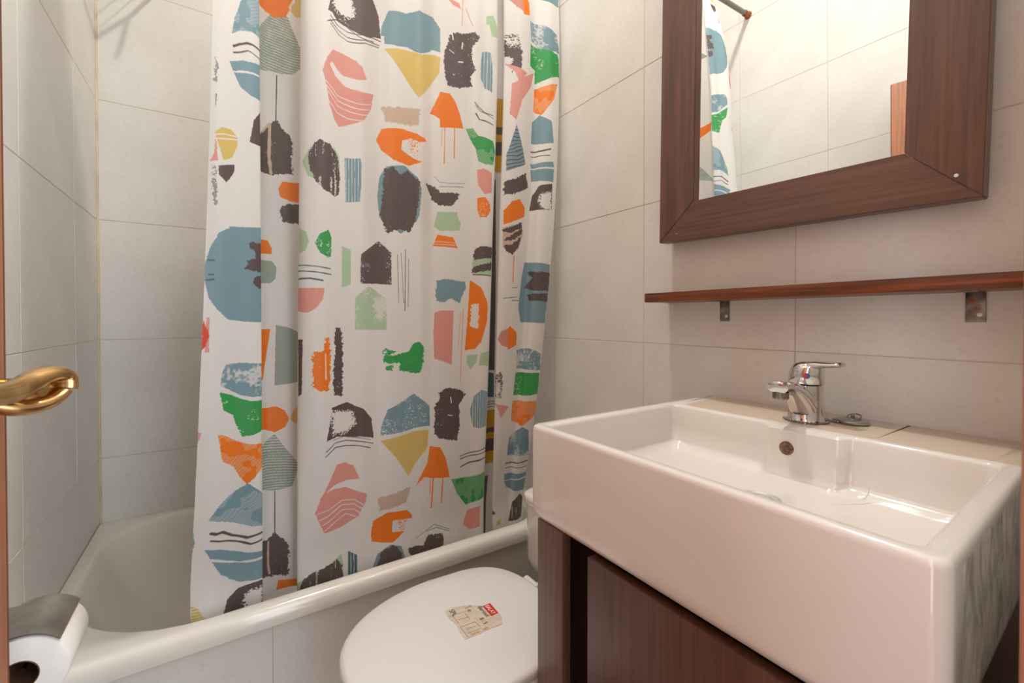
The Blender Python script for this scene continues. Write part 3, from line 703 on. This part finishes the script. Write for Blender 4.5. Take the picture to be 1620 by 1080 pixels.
# inside the tub the hem hangs free
verts = np.stack([X, Y, Z + H], -1).reshape(-1, 3)
idx = np.arange(NU * NZ).reshape(NZ, NU)
faces = np.stack([idx[:-1, :-1], idx[:-1, 1:], idx[1:, 1:], idx[1:, :-1]], -1).reshape(-1, 4)
me = bpy.data.meshes.new('curtain_cloth'); me.from_pydata(verts.tolist(), [], faces.tolist())
uvl = me.uv_layers.new(name='cloth'); ulen = np.interp(us, cur.uu, cur.ll) / (IW / PX)
UVv = np.stack([np.broadcast_to(ulen, (NZ, NU)), np.broadcast_to(((zs - Z0) / (IH / PX))[:, None], (NZ, NU))], -1).reshape(-1, 2)
uvl.data.foreach_set('uv', UVv[faces.ravel()].astype(np.float32).ravel())
for p in me.polygons: p.use_smooth = True
cu = link('shower_curtain', me, M['cloth']); tag(cu, 'white shower curtain printed with orange, blue, green, pink and dark abstract shapes', 'shower curtain')
RZ = H + 1.50
rod = thing('curtain_rod', 'grey shower curtain rod above the bathtub with a brown end cap on the left wall', 'curtain rod', (.333, 1.225, RZ))
bm = bmesh.new(); Mx = Matrix.Rotation(R(90), 3, 'Y'); lathe(bm, [(.0115, -.665), (.0115, .665)], 20, M=Mx); finish(bm, 'rod_tube', M['rodgrey'], rod)
for sx in (-1, 1):
    bm = bmesh.new(); lathe(bm, [(.0145, -.018), (.0145, .010), (.018, .014), (.018, .0165)] if sx > 0 else [(.018, -.0165), (.018, -.014), (.0145, -.01), (.0145, .018)], 20, (sx * .649, 0, 0), Mx)
    finish(bm, 'end_cap', M['rust'], rod)
ring0 = None
for i, u in enumerate((0.5, 3.5, 7, 10.5, 13.5, 16.5, 19.5, 22.5, 25.5, 28.5, 31.5, 35)):
    xx, yy = cur.xy(np.array([u]), np.array([1.47])); xx = float(xx[0])
    if ring0 is None:
        bm = bmesh.new(); n = 28; rg = []
        for a in range(n):
            th = 2 * math.pi * a / n; c = Vector((0, .019 * math.cos(th), .024 * math.sin(th) - .012))
            nrm = Vector((0, math.cos(th), math.sin(th)))
            rg.append([c + nrm * .0018 * math.cos(b * math.pi / 3) + Vector((1, 0, 0)) * .0018 * math.sin(b * math.pi / 3) for b in range(6)])
        vs = [[bm.verts.new(p) for p in r_] for r_ in rg]
        for a in range(n):
            for b in range(6): bm.faces.new((vs[a][b], vs[(a + 1) % n][b], vs[(a + 1) % n][(b + 1) % 6], vs[a][(b + 1) % 6]))
        ring0 = finish(bm, 'curtain_ring', M['plastic']); o = ring0
    else:
        o = ring0.copy(); COL.objects.link(o)
    tag(o, 'white ring holding the shower curtain on its rod', 'curtain ring', 'rings on the curtain rod'); o.location = (xx, 1.225, RZ)

# wire rack in the far left corner over the tub (only its shadow and one hook dip into view)
sl_ = thing('mirror_lamp', 'small wall lamp above the mirror', 'wall lamp', (XR, .30, H + 1.36))
bm = bmesh.new(); lathe(bm, [(.04, 0), (.04, .012), (.012, .02), (.012, .07), (.02, .08), (0, .082)], 24, M=Matrix.Rotation(R(-90), 3, 'Y')); finish(bm, 'lamp_base', M['chrome'], sl_)
rk = thing('corner_rack', 'dark metal wire corner rack high on the wall above the tub end', 'rack', (XL, YB, H + 1.11))
def corner_poly(z): return [(.0, -.006, z), (.150, -.006, z), (.152, -.085, z), (.11, -.25, z), (.006, -.26, z)]
bm = bmesh.new(); q = corner_poly(0); q = q + [(.006, -.006, 0)]
for a, b in zip(q, q[1:] + q[:1]): tube(bm, [a, b], .006, 8)
finish(bm, 'shelf_rim', M['steel'], rk)
bm = bmesh.new()
for i in range(1, 5): tube(bm, [(.03 * i, -.006, -.002), (.03 * i, -.25, -.002)], .0016, 6)
finish(bm, 'wire_shelf', M['steel'], rk)
bm = bmesh.new(); tube(bm, spline([(.150, -.095, -.004), (.150, -.11, -.05), (.149, -.118, -.078), (.149, -.128, -.082)], 5), .006, 8); finish(bm, 'hook', M['dark'], rk)

# ------------------------------------------------------------------ toilet
LZ = H - .630
wc = thing('toilet', 'white toilet with closed lid between bathtub and vanity', 'toilet', (.42, .81, 0)); off = (.42, .81, 0)
def egg(cx, cy, ax, bx, by, z, n=56, sq=2.2):
    """egg outline, rounded front towards -X (ax), squarer back towards +X (bx)"""
    out = []
    for i in range(n):
        t = 2 * math.pi * i / n; c, s = math.cos(t), math.sin(t)
        e = 2.0 if c < 0 else 5.0
        x = (bx if c > 0 else ax) * math.copysign(abs(c) ** (2 / e), c); y = by * math.copysign(abs(s) ** (2 / (2.25 if c < 0 else 2.4)), s)
        if c > 0: y *= 1 - .13 * (x / bx) ** 2
        out.append(Vector((cx + x, cy + y, z)))
    return out
CXT, CYT = .415, .8115
def eg(s, z, dx=0): return egg(CXT + dx, CYT, .240 * s, .205 * s, .183 * s, z)
bm = bmesh.new(); loft(bm, [eg(.985, LZ - .020), eg(1.0, LZ - .016), eg(1.0, LZ - .007), eg(.99, LZ - .002), eg(.96, LZ + .001), eg(.80, LZ + .006), eg(.5, LZ + .009), eg(.2, LZ + .010)])
finish(bm, 'lid', M['plastic'], wc, angle=60, off=off)
bm = bmesh.new(); loft(bm, [eg(.985, LZ - .040), eg(1.0, LZ - .036), eg(1.0, LZ - .026), eg(.985, LZ - .022)]); finish(bm, 'seat', M['plastic'], wc, angle=60, off=off)
bm = bmesh.new()
prof = [(.50, .0, .1), (.50, .05, .1), (.46, .12, .09), (.52, .20, .06), (.72, .28, .03), (.90, .36, .01), (.955, LZ - .075, 0), (.96, LZ - .045, 0)]
loft(bm, [[v for v in egg(CXT + d, CYT, .240 * s, .205 * min(1, s * 1.15), .183 * s, z)] for s, z, d in prof]); 
finish(bm, 'bowl', M['ceramic'], wc, angle=60, off=off)
bm = bmesh.new(); box(bm, .58, .985, CYT - .11, CYT + .11, .25, LZ - .05, .02, 4); finish(bm, 'tank_base', M['ceramic'], wc, off=off)
for s in (-1, 1):
    bm = bmesh.new(); lathe(bm, [(.008, -.025), (.010, -.023), (.010, .023), (.008, .025)], 16, (.634, CYT + s * .060, LZ - .022), Matrix.Rotation(R(90), 3, 'X')); finish(bm, 'hinge', M['plastic'], wc, off=off)
tz0, tz1 = H - .685, H - .470
bm = bmesh.new()
T = [rrect(.712, .985, .665, .965, .03, tz0, 6, 6), rrect(.698, .985, .648, .985, .035, tz0 + .012, 6, 6), rrect(.690, .985, .642, .992, .035, tz0 + .04, 6, 6), rrect(.690, .985, .640, .993, .035, tz1 - .03, 6, 6)]
loft(bm, T); finish(bm, 'tank', M['ceramic'], wc, angle=50, off=off)
bm = bmesh.new()
loft(bm, [rrect(.688, .987, .638, .995, .035, tz1 - .029, 6, 6), rrect(.683, .989, .636, .997, .036, tz1 - .024, 6, 6), rrect(.683, .989, .636, .997, .036, tz1 - .006, 6, 6), rrect(.69, .984, .626, .99, .034, tz1, 6, 6)])
finish(bm, 'tank_lid', M['ceramic'], wc, angle=50, off=off)
bm = bmesh.new(); lathe(bm, [(.022, 0), (.022, .004), (.018, .007), (.0, .007)], 20, (.84, CYT, tz1 - .001)); finish(bm, 'flush_button', M['chrome'], wc, off=off)

# torn paper label on the lid
lab = thing('paper_label', 'torn beige paper label with red printed box on the toilet lid', 'label', (.372, .722, LZ + .0102))
LX, LY = .372, .722
def flat(pts, z0, z1, name, mat, par, jag=0):
    bm = bmesh.new(); P = []
    for i in range(len(pts)):
        a, b = pts[i], pts[(i + 1) % len(pts)]; n = 5 if jag else 1
        for k in range(n):
            f = k / n; P.append(Vector((a[0] + (b[0] - a[0]) * f + random.uniform(-jag, jag) - LX, a[1] + (b[1] - a[1]) * f + random.uniform(-jag, jag) - LY, 0)))
    loft(bm, [[p + Vector((0, 0, z0)) for p in P], [p + Vector((0, 0, z1)) for p in P]])
    return finish(bm, name, mat, par, smooth=False)
M['lab'] = plain('old_label_paper', srgb(214, 200, 182), .7, var=.1, scale=70); M['labred'] = plain('label_red', srgb(214, 22, 20), .5, var=.05)
M['ink'] = plain('faded_ink', srgb(84, 74, 66), .7); M['ink2'] = plain('pale_ink', srgb(140, 126, 108), .7); M['inkw'] = plain('label_white', srgb(240, 236, 230), .6); M['glue'] = plain('glue_stain', srgb(196, 160, 112), .6, var=.2)
pz = -.0020
lab.location = (LX, LY, LZ + .0105)
sheet = flat([(.393, .852), (.418, .853), (.445, .841), (.468, .823), (.487, .822), (.485, .772), (.474, .752), (.443, .753), (.391, .754), (.391, .779), (.396, .800), (.390, .823)], pz, 0, 'paper_sheet', M['lab'], lab, .0007)
flat([(.4675, .821), (.4855, .8212), (.4843, .784), (.4672, .7835)], 0, .0003, 'red_box', M['labred'], lab)
def text(s, x, y, size, mat, name, sx=1.0):
    """letters run towards -Y, their tops towards +X"""
    c = bpy.data.curves.new(name, 'FONT'); c.body = s; c.size = size; c.extrude = .0001; c.fill_mode = 'BOTH'
    o = bpy.data.objects.new(name, c); COL.objects.link(o); bpy.context.view_layer.update()
    me = bpy.data.meshes.new_from_object(o.evaluated_get(bpy.context.evaluated_depsgraph_get())); bpy.data.objects.remove(o)
    me.transform(Matrix(((0, 1, 0, x - LX), (-sx, 0, 0, y - LY), (0, 0, 1, .0005), (0, 0, 0, 1)))); me.materials.clear()
    return link(name, me, mat, lab)
text('BALAY', .4712, .8190, .0140, M['inkw'], 'printed_word', .78)
text('Bernad', .4565, .8245, .0130, M['ink'], 'printed_word', 1.02)
text('SPL', .4000, .8480, .0150, M['ink'], 'printed_word', 1.0)
text('8 : 5', .4420, .7900, .013, M['ink'], 'printed_word', .9)
text('S. 40', .4330, .8380, .010, M['ink2'], 'printed_word', .9)
for (xa, ya, xb, yb) in ((.393, .830, .440, .826), (.400, .826, .400, .800), (.398, .790, .398, .757), (.398, .790, .430, .787), (.430, .787, .432, .770), (.405, .778, .425, .776), (.404, .812, .425, .808), (.425, .824, .425, .800), (.402, .766, .428, .764)):
    d = Vector((xb - xa, yb - ya, 0)); n_ = Vector((-d.y, d.x, 0)).normalized() * .0005
    flat([(xa - n_.x, ya - n_.y), (xb - n_.x, yb - n_.y), (xb + n_.x, yb + n_.y), (xa + n_.x, ya + n_.y)], 0, .0002, 'printed_rule', M['ink2'], lab)
flat([(.405, .757), (.425, .756), (.424, .760), (.406, .761)], 0, .0002, 'stain', M['glue'], lab, .0006)
flat([(.432, .757), (.444, .755), (.444, .762), (.433, .761)], 0, .0002, 'stain', M['glue'], lab, .0006)
flat([(.437, .836), (.448, .832), (.446, .838)], 0, .0002, 'stain', M['glue'], lab, .0005)


# ------------------------------------------------------------------ vanity cabinet
BZ = H - .353            # underside of the basin
vc = thing('vanity_cabinet', 'dark wenge vanity cabinet standing under the washbasin', 'cabinet', (.70, .36, 0)); off = (.70, .36, 0)
def part(name, mat, *a, bev=.0015, parent=None, o_=None):
    bm = bmesh.new(); box(bm, *a, bev); return finish(bm, name, M[mat], parent or vc, off=o_ or off)
part('side_panel', 'cab', .486, .995, .608, .6245, 0, BZ)
part('side_panel', 'cab', .486, .995, .112, .130, 0, BZ)
part('stile', 'post', .468, .486, .556, .6245, 0, BZ)
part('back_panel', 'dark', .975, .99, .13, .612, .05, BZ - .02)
part('floor_panel', 'cab', .49, .975, .13, .612, .06, .076)
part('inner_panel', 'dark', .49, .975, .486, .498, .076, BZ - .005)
dr = part('door', 'cab', .468, .486, .125, .497, .07, BZ - .012)
kn = bmesh.new(); lathe(kn, [(.006, 0), (.006, .012), (.012, .016), (.014, .022), (.011, .027), (.0, .028)], 20, (.468, .468, H - .552), Matrix.Rotation(R(-90), 3, 'Y'))
finish(kn, 'knob', M['steel'], dr, off=off)

# ------------------------------------------------------------------ washbasin
SZ = H - .185
X0, X1, YR, YL = .456, .998, .0914, .632
def skew(ring):
    out = []
    for p in ring:
        if p.y < .25: p = Vector((p.x, p.y + (p.x - X0) * .022 * (1 if p.y < .25 else 0), p.z))
        out.append(p)
    return out
def bulge(ring, amt):
    out = []
    for p in ring:
        if p.x > .80 and amt > 0:
            d = abs(p.y - .345); f = max(0, min(1, (.066 - d) / .014)); f = f * f * (3 - 2 * f)
            p = Vector((p.x - amt * f, p.y, p.z))
        out.append(p)
    return out
mk = lambda *a: skew(rrect(*a, 56, 8))
ob = [(.034, -.168), (.018, -.167), (.008, -.162), (.002, -.150), (.0, -.135), (.0, -.008), (.0012, -.0035), (.0035, -.0008), (.006, 0)]
rings = [mk(X0 + e, X1, YR + e, YL - e, .014 + (.0 if e < .01 else .01), SZ + dz) for e, dz in ob]
bx0, bx1, by0, by1 = .474, .826, .112, .604
ib = [(-.0035, 0, .016), (-.0005, -.0015, .014), (.0015, -.006, .012), (.004, -.04, .014), (.007, -.072, .02), (.012, -.078, .028), (.022, -.084, .034), (.04, -.0865, .04), (.10, -.089, .05)]
for e, dz, r_ in ib:
    rings.append(bulge(mk(bx0 + e, bx1 - e, by0 + e, by1 - e, r_, SZ + dz), 0.014 if -.0015 > dz > -.080 else (.007 if dz >= -.0845 else 0)))
rings.append([Vector((.688, .352, SZ - .092)) + (p - Vector((.65, .36, p.z))).normalized() * .020 for p in rings[-1]])
wb_ = thing('washbasin', 'rectangular white ceramic washbasin mounted on the dark vanity', 'washbasin', (.70, .36, SZ)); off = (.70, .36, SZ)
t = NT('basin_ceramic')
geo = t.n('ShaderNodeNewGeometry'); tc = t.n('ShaderNodeTexCoord'); sx = t.n('ShaderNodeSeparateXYZ'); t.l(tc.outputs['Object'], sx.inputs[0])
def mth(op, a, b): 
    n = t.n('ShaderNodeMath', operation=op)
    for i, v in enumerate((a, b)):
        if isinstance(v, (int, float)): n.inputs[i].default_value = v
        else: t.l(v, n.inputs[i])
    return n.outputs[0]
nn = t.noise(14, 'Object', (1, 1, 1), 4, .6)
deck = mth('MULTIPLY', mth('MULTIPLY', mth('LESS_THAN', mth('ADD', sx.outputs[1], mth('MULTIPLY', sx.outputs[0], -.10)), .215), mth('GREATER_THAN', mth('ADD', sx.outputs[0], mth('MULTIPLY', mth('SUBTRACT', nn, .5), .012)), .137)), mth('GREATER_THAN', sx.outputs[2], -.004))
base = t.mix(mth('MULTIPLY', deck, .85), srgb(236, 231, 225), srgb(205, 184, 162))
# unglazed right end with vertical grey smears
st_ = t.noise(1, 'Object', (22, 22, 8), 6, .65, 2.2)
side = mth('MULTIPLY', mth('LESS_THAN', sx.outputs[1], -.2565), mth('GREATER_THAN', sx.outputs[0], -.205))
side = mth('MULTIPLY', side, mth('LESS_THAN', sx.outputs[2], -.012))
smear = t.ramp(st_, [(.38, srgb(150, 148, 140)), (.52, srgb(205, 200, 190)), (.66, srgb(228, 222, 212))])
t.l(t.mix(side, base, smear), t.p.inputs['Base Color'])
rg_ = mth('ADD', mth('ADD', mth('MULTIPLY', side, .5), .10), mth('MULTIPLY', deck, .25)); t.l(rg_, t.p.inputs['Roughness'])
t.p.inputs['Coat Weight'].default_value = .4; t.p.inputs['Coat Roughness'].default_value = .06
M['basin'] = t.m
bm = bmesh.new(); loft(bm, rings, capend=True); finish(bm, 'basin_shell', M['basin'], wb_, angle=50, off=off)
bm = bmesh.new(); lathe(bm, [(.030, 0), (.031, .0025), (.026, .004), (.020, .002), (.018, -.004), (.0, -.004)], 32, (.688, .352, SZ - .0915)); finish(bm, 'drain_ring', M['satin'], wb_, off=off)
bm = bmesh.new(); lathe(bm, [(.0115, -.001), (.0115, .0015), (.009, .0022), (.0075, .0012), (.006, .0010), (.004, .0022), (.0, .0026)], 24, (.8085, .367, SZ - .036), Matrix.Rotation(R(-90), 3, 'Y'))
finish(bm, 'overflow_cover', M['corroded'], wb_, off=off)

# ------------------------------------------------------------------ mixer tap
FX, FY = .890, .372
tp_ = thing('mixer_tap', 'chrome single-lever mixer tap on the washbasin', 'tap', (FX, FY, SZ))
bm = bmesh.new()
def ell(rx, ry, z, ox=0, oy=0, n=36): return [Vector((ox + rx * math.cos(2 * math.pi * i / n), oy + ry * math.sin(2 * math.pi * i / n), z)) for i in range(n)]
loft(bm, [ell(.031, .031, 0), ell(.031, .031, .003), ell(.0285, .028, .006), ell(.0270, .0265, .022), ell(.0268, .0262, .04), ell(.0275, .027, .056), ell(.027, .0265, .0665), ell(.0255, .025, .0675)])
body = finish(bm, 'tap_body', M['chrome'], tp_, angle=40)
bm = bmesh.new()
sp = spline([(-.002, 0, .020), (-.026, 0, .045), (-.055, 0, .062), (-.080, 0, .068), (-.098, 0, .070), (-.107, 0, .069)], 5)
rad = [(.0255 - .0115 * min(1, i / 14), .026 - .0155 * min(1, i / 12)) for i in range(len(sp))]; rad[-1] = (.006, .005); rad[-2] = (.0105, .0085)
rad = [(r[0] + (.003 if 14 < i < len(sp) - 2 else 0), r[1]) for i, r in enumerate(rad)]
tube(bm, sp, rad, 24); spt = finish(bm, 'spout', M['chrome'], tp_, angle=60)
bm = bmesh.new(); lathe(bm, [(.0125, .012), (.0125, .002), (.011, 0), (.0085, 0), (.0085, .004), (0, .004)], 24, (-.093, 0, .049)); finish(bm, 'aerator', M['bead'], spt)
# lever cap, turned towards the right
lv = bpy.data.objects.new('lever', None)
bm = bmesh.new()
LM = Matrix.Rotation(R(-104), 3, 'Z')
def cap_ring(r, z, ox): return [LM @ v for v in ell(r * 1.04, r, z, ox)]
loft(bm, [cap_ring(.0262, .0690, 0), cap_ring(.0272, .0705, 0), cap_ring(.0270, .086, .001), cap_ring(.0258, .096, .003), cap_ring(.0215, .1045, .005), cap_ring(.012, .1085, .006), cap_ring(.004, .1095, .006)])
q = [LM @ Vector(p) for p in spline([(.002, 0, .101), (.020, 0, .1045), (.038, 0, .1055), (.052, 0, .1065), (.064, 0, .1085)], 4)]
rad = [(.0215 - .0105 * i / (len(q) - 1), .0075 - .0035 * i / (len(q) - 1)) for i in range(len(q))]; rad[-1] = (.007, .002)
tube(bm, q, rad, 20); lev = finish(bm, 'lever', M['chrome'], tp_, angle=50)
for nm, col, a0 in (('red_mark', (215, 25, 35), 90), ('blue_mark', (30, 90, 170), -90)):
    bm = bmesh.new(); f = [Vector((.0052 * math.cos(R(a0 + 180 * i / 14)), .0052 * math.sin(R(a0 + 180 * i / 14)), 0)) for i in range(15)]
    rot = Euler((R(84), 0, R(-67 - 0)), 'XYZ').to_matrix()
    dirv = Vector((-.93, -.37, 0)).normalized()
    rot = Matrix((Vector((-dirv.y, dirv.x, 0)), Vector((0, 0, 1)), dirv)).transposed()
    c = dirv * .0270 + Vector((.0006, -.0012, .0845))
    loft(bm, [[rot @ p + c for p in f], [rot @ (p + Vector((0, 0, .0012))) + c for p in f]])
    finish(bm, nm, plain(nm, srgb(*col), .3), lev)
    lev.children[-1]['label'] = 'red half of temperature dot' if 'red' in nm else 'blue half of temperature dot'

# plug and bead chain
pg = thing('sink_plug', 'metal sink plug with ring lying beside the mixer tap', 'plug', (.934, .315, SZ))
PM = Matrix.Rotation(R(6), 3, 'X')
bm = bmesh.new(); lathe(bm, [(.018, 0), (.0235, .002), (.0245, .005), (.0235, .0065), (.014, .0095), (0, .011)], 32, (0, 0, 0)); finish(bm, 'plug_disc', M['steel'], pg)
bm = bmesh.new(); ringp = [(0 + .012 * math.cos(a * math.pi / 10), -.002 + .010 * math.sin(a * math.pi / 10), .0125 + .0035 * math.cos(a * math.pi / 10)) for a in range(21)]
tube(bm, ringp, .0012, 8); tube(bm, [(0, .0, .009), (0, 0, .016)], .003, 10); finish(bm, 'pull_ring', M['bead'], pg)
ch = tag(finish(bmesh.new(), 'bead_chain', M['bead']), 'bead chain wound round the foot of the mixer tap', 'chain')
ch.location = (FX, FY, SZ)
bm = bmesh.new(); path = []
for i in range(200):
    a = R(120 + 215 * i / 199); path.append(Vector((.0338 * math.cos(a), .0338 * math.sin(a), .0027)))
tail = spline([path[-1], Vector((.026, -.030, .0027)), Vector((.022, -.044, .0027)), Vector((.036, -.030, .0027)), Vector((.052, -.030, .0027))], 30)
path += tail; acc = 0; last = path[0]; beads = [last]
for p in path:
    if (p - last).length >= .0058: beads.append(p); last = p
for p in beads:
    bmesh.ops.create_icosphere(bm, subdivisions=1, radius=.0026, matrix=Matrix.Translation(p))
for a, b in zip(beads, beads[1:]): tube(bm, [a, b], .0006, 5)
bm.to_mesh(ch.data); bm.free()
for p in ch.data.polygons: p.use_smooth = True

# ------------------------------------------------------------------ wall shelf and brackets
sh = bmesh.new(); box(sh, .905, .9985, .06, .752, H + .0432, H + .0660, .0012)
tag(finish(sh, 'wall_shelf', M['shelf'], off=(.95, .4, H + .05)), 'narrow dark striped wooden shelf running along the wall under the mirror', 'shelf').location = (.95, .4, H + .05)
for yc, lb in ((.592, 'small steel bracket under the left end of the wooden shelf'), (.1755, 'small steel bracket under the right end of the wooden shelf')):
    b = thing('shelf_bracket', lb, 'bracket', (XR, yc, H + .0435))
    bm = bmesh.new(); box(bm, -.003, -.001, -.0115, .0115, -.048, .0, .0006); finish(bm, 'wall_plate', M['agedsteel'], b)
    bm = bmesh.new(); box(bm, -.055, -.001, -.0115, .0115, -.0016, .0004, .0004); finish(bm, 'arm', M['agedsteel'], b)
    for dz, dyy, mt in ((-.014, .004, 'rust'), (-.036, -.005, 'plastic')):
        bm = bmesh.new(); lathe(bm, [(.0034, 0), (.0034, .0010), (.002, .0017), (0, .0018)], 14, (-.003, dyy, dz), Matrix.Rotation(R(-90), 3, 'Y')); finish(bm, 'screw_head', M[mt], b)

# ------------------------------------------------------------------ mirror
mi = thing('wall_mirror', 'tilted wall mirror in a wide dark brown wooden frame', 'mirror', (.992, .4525, H + .1915))
mi.rotation_euler = (R(1.4), R(-0.9), R(-.35))
hw, fwd, HT = .2925, .095, 1.05
def bar(name, quad, mat, dx0=-.040, dx1=-.008, inner=None):
    bm = bmesh.new()
    # quad: outerA, outerB, innerB, innerA as (y,z); the face dips slightly to the glass
    d = [dx0, dx0, dx0 + .004, dx0 + .004]
    top = [bm.verts.new((d[i], q[0], q[1])) for i, q in enumerate(quad)]
    bot = [bm.verts.new((dx1, q[0], q[1])) for q in quad]
    bm.faces.new(top); bm.faces.new(bot[::-1])
    for i in range(4): bm.faces.new((top[i], bot[i], bot[(i + 1) % 4], top[(i + 1) % 4]))
    bmesh.ops.recalc_face_normals(bm, faces=bm.faces)
    bmesh.ops.bevel(bm, geom=bm.edges[:], offset=.0011, segments=2, affect='EDGES')
    return finish(bm, name, M[mat], mi, angle=30)
L_, R_, B_, T_ = hw, -hw, 0, HT; e = .0004
bar('frame_bar', [(L_, B_), (R_, B_), (R_ + fwd, B_ + fwd - .004), (L_ - fwd, B_ + fwd - .004)], 'frame_h')
bar('frame_bar', [(L_, B_ + e), (L_, T_), (L_ - fwd, T_ - fwd), (L_ - fwd, B_ + fwd - .004 + e)], 'frame_v')
bar('frame_bar', [(R_, B_ + e), (R_, T_), (R_ + fwd, T_ - fwd), (R_ + fwd, B_ + fwd - .004 + e)], 'frame_v')
bar('frame_bar', [(L_, T_ + e), (R_, T_ + e), (R_ + fwd, T_ - fwd + e), (L_ - fwd, T_ - fwd + e)], 'frame_h')
t = NT('mirror_silver'); t.l(t.ramp(t.noise(3), [(.4, (.90, .91, .90, 1)), (.6, (.92, .93, .92, 1))]), t.p.inputs['Base Color']); M['mirror'] = t.set(rough=.0, metal=1)
bm = bmesh.new(); box(bm, -.024, -.020, R_ + fwd - .008, L_ - fwd + .008, B_ + fwd - .012, T_ - fwd + .008); finish(bm, 'mirror_glass', M['mirror'], mi, smooth=False)
bm = bmesh.new(); box(bm, -.020, -.008, R_ + .02, L_ - .02, B_ + .02, T_ - .02); finish(bm, 'backing', M['cab'], mi, smooth=False)
bm = bmesh.new(); lathe(bm, [(.0028, 0), (.0028, .001), (0, .0016)], 12, (-.040, R_ + .030, .038), Matrix.Rotation(R(-90), 3, 'Y')); finish(bm, 'nail_head', M['plastic'], mi)

# ------------------------------------------------------------------ paper roll and holder on the left wall
RX, RZ2, RY0, RY1 = -.207, H - .432, .767, .862
hd = thing('paper_holder', 'brushed steel toilet paper holder with curved cover on the left wall', 'holder', (XL, .815, RZ2))
bm = bmesh.new(); box(bm, .0, .004, -.05, .05, -.01, .06, .001); finish(bm, 'wall_plate', M['steel'], hd)
bm = bmesh.new(); rr_ = .0500; cx = RX - XL; n = 22; top, bot = [], []
angs = [R(42 + (118 - 42) * i / n) for i in range(n + 1)]
for yy in (RY0 - .815, RY1 - .815 - .001):
    top.append([bm.verts.new((cx + rr_ * math.cos(a), yy, rr_ * math.sin(a))) for a in angs] + [bm.verts.new((.004, yy, .052))])
    bot.append([bm.verts.new((cx + (rr_ - .0014) * math.cos(a), yy, (rr_ - .0014) * math.sin(a))) for a in angs] + [bm.verts.new((.004, yy, .0504))])
for i in range(len(top[0]) - 1):
    bm.faces.new((top[0][i], top[0][i + 1], top[1][i + 1], top[1][i])); bm.faces.new((bot[0][i], bot[1][i], bot[1][i + 1], bot[0][i + 1]))
    for s in (0, 1): bm.faces.new((top[s][i], bot[s][i], bot[s][i + 1], top[s][i + 1]))
for j in (0, -1): bm.faces.new((top[0][j], top[1][j], bot[1][j], bot[0][j]))
finish(bm, 'cover_flap', M['steel'], hd, angle=40)
bm = bmesh.new(); My = Matrix.Rotation(R(90), 3, 'X')
tube(bm, [(.003, .053, 0), (cx, .053, 0)], .003, 8); tube(bm, [(cx, .054, 0), (cx, -.035, 0)], .003, 8); finish(bm, 'roll_bar', M['chrome'], hd)
rl = thing('toilet_roll', 'white toilet paper roll with brown core under the steel cover', 'toilet roll', (RX, (RY0 + RY1) / 2, RZ2))
hl_ = (RY1 - RY0) / 2 - .001
bm = bmesh.new(); ro, ri = .0455, .0185; n = 48
def cir(r, y): return [Vector((r * math.cos(2 * math.pi * i / n), y, r * math.sin(2 * math.pi * i / n))) for i in range(n)]
vs = loft(bm, [cir(ri, -hl_), cir(ro - .002, -hl_), cir(ro, -hl_ + .002), cir(ro, hl_ - .002), cir(ro - .002, hl_), cir(ri, hl_)], cap=False, capend=False)
finish(bm, 'paper', M['paper'], rl, angle=50)
bm = bmesh.new(); loft(bm, [cir(ri, -hl_ - .0005), cir(ri, hl_), cir(ri - .0012, hl_), cir(ri - .0012, -hl_ - .0005), cir(ri, -hl_ - .0005)], cap=False, capend=False); finish(bm, 'core', M['card'], rl, angle=50)

# ------------------------------------------------------------------ ceiling lamp fitting
cl = thing('ceiling_lamp', 'small white ceiling lamp above the middle of the room', 'ceiling lamp', (.56, .86, TOP))
bm = bmesh.new(); lathe(bm, [(.06, -.0), (.06, -.012), (.03, -.02), (.02, -.05), (0, -.052)], 28); finish(bm, 'lamp_base', M['plastic'], cl)
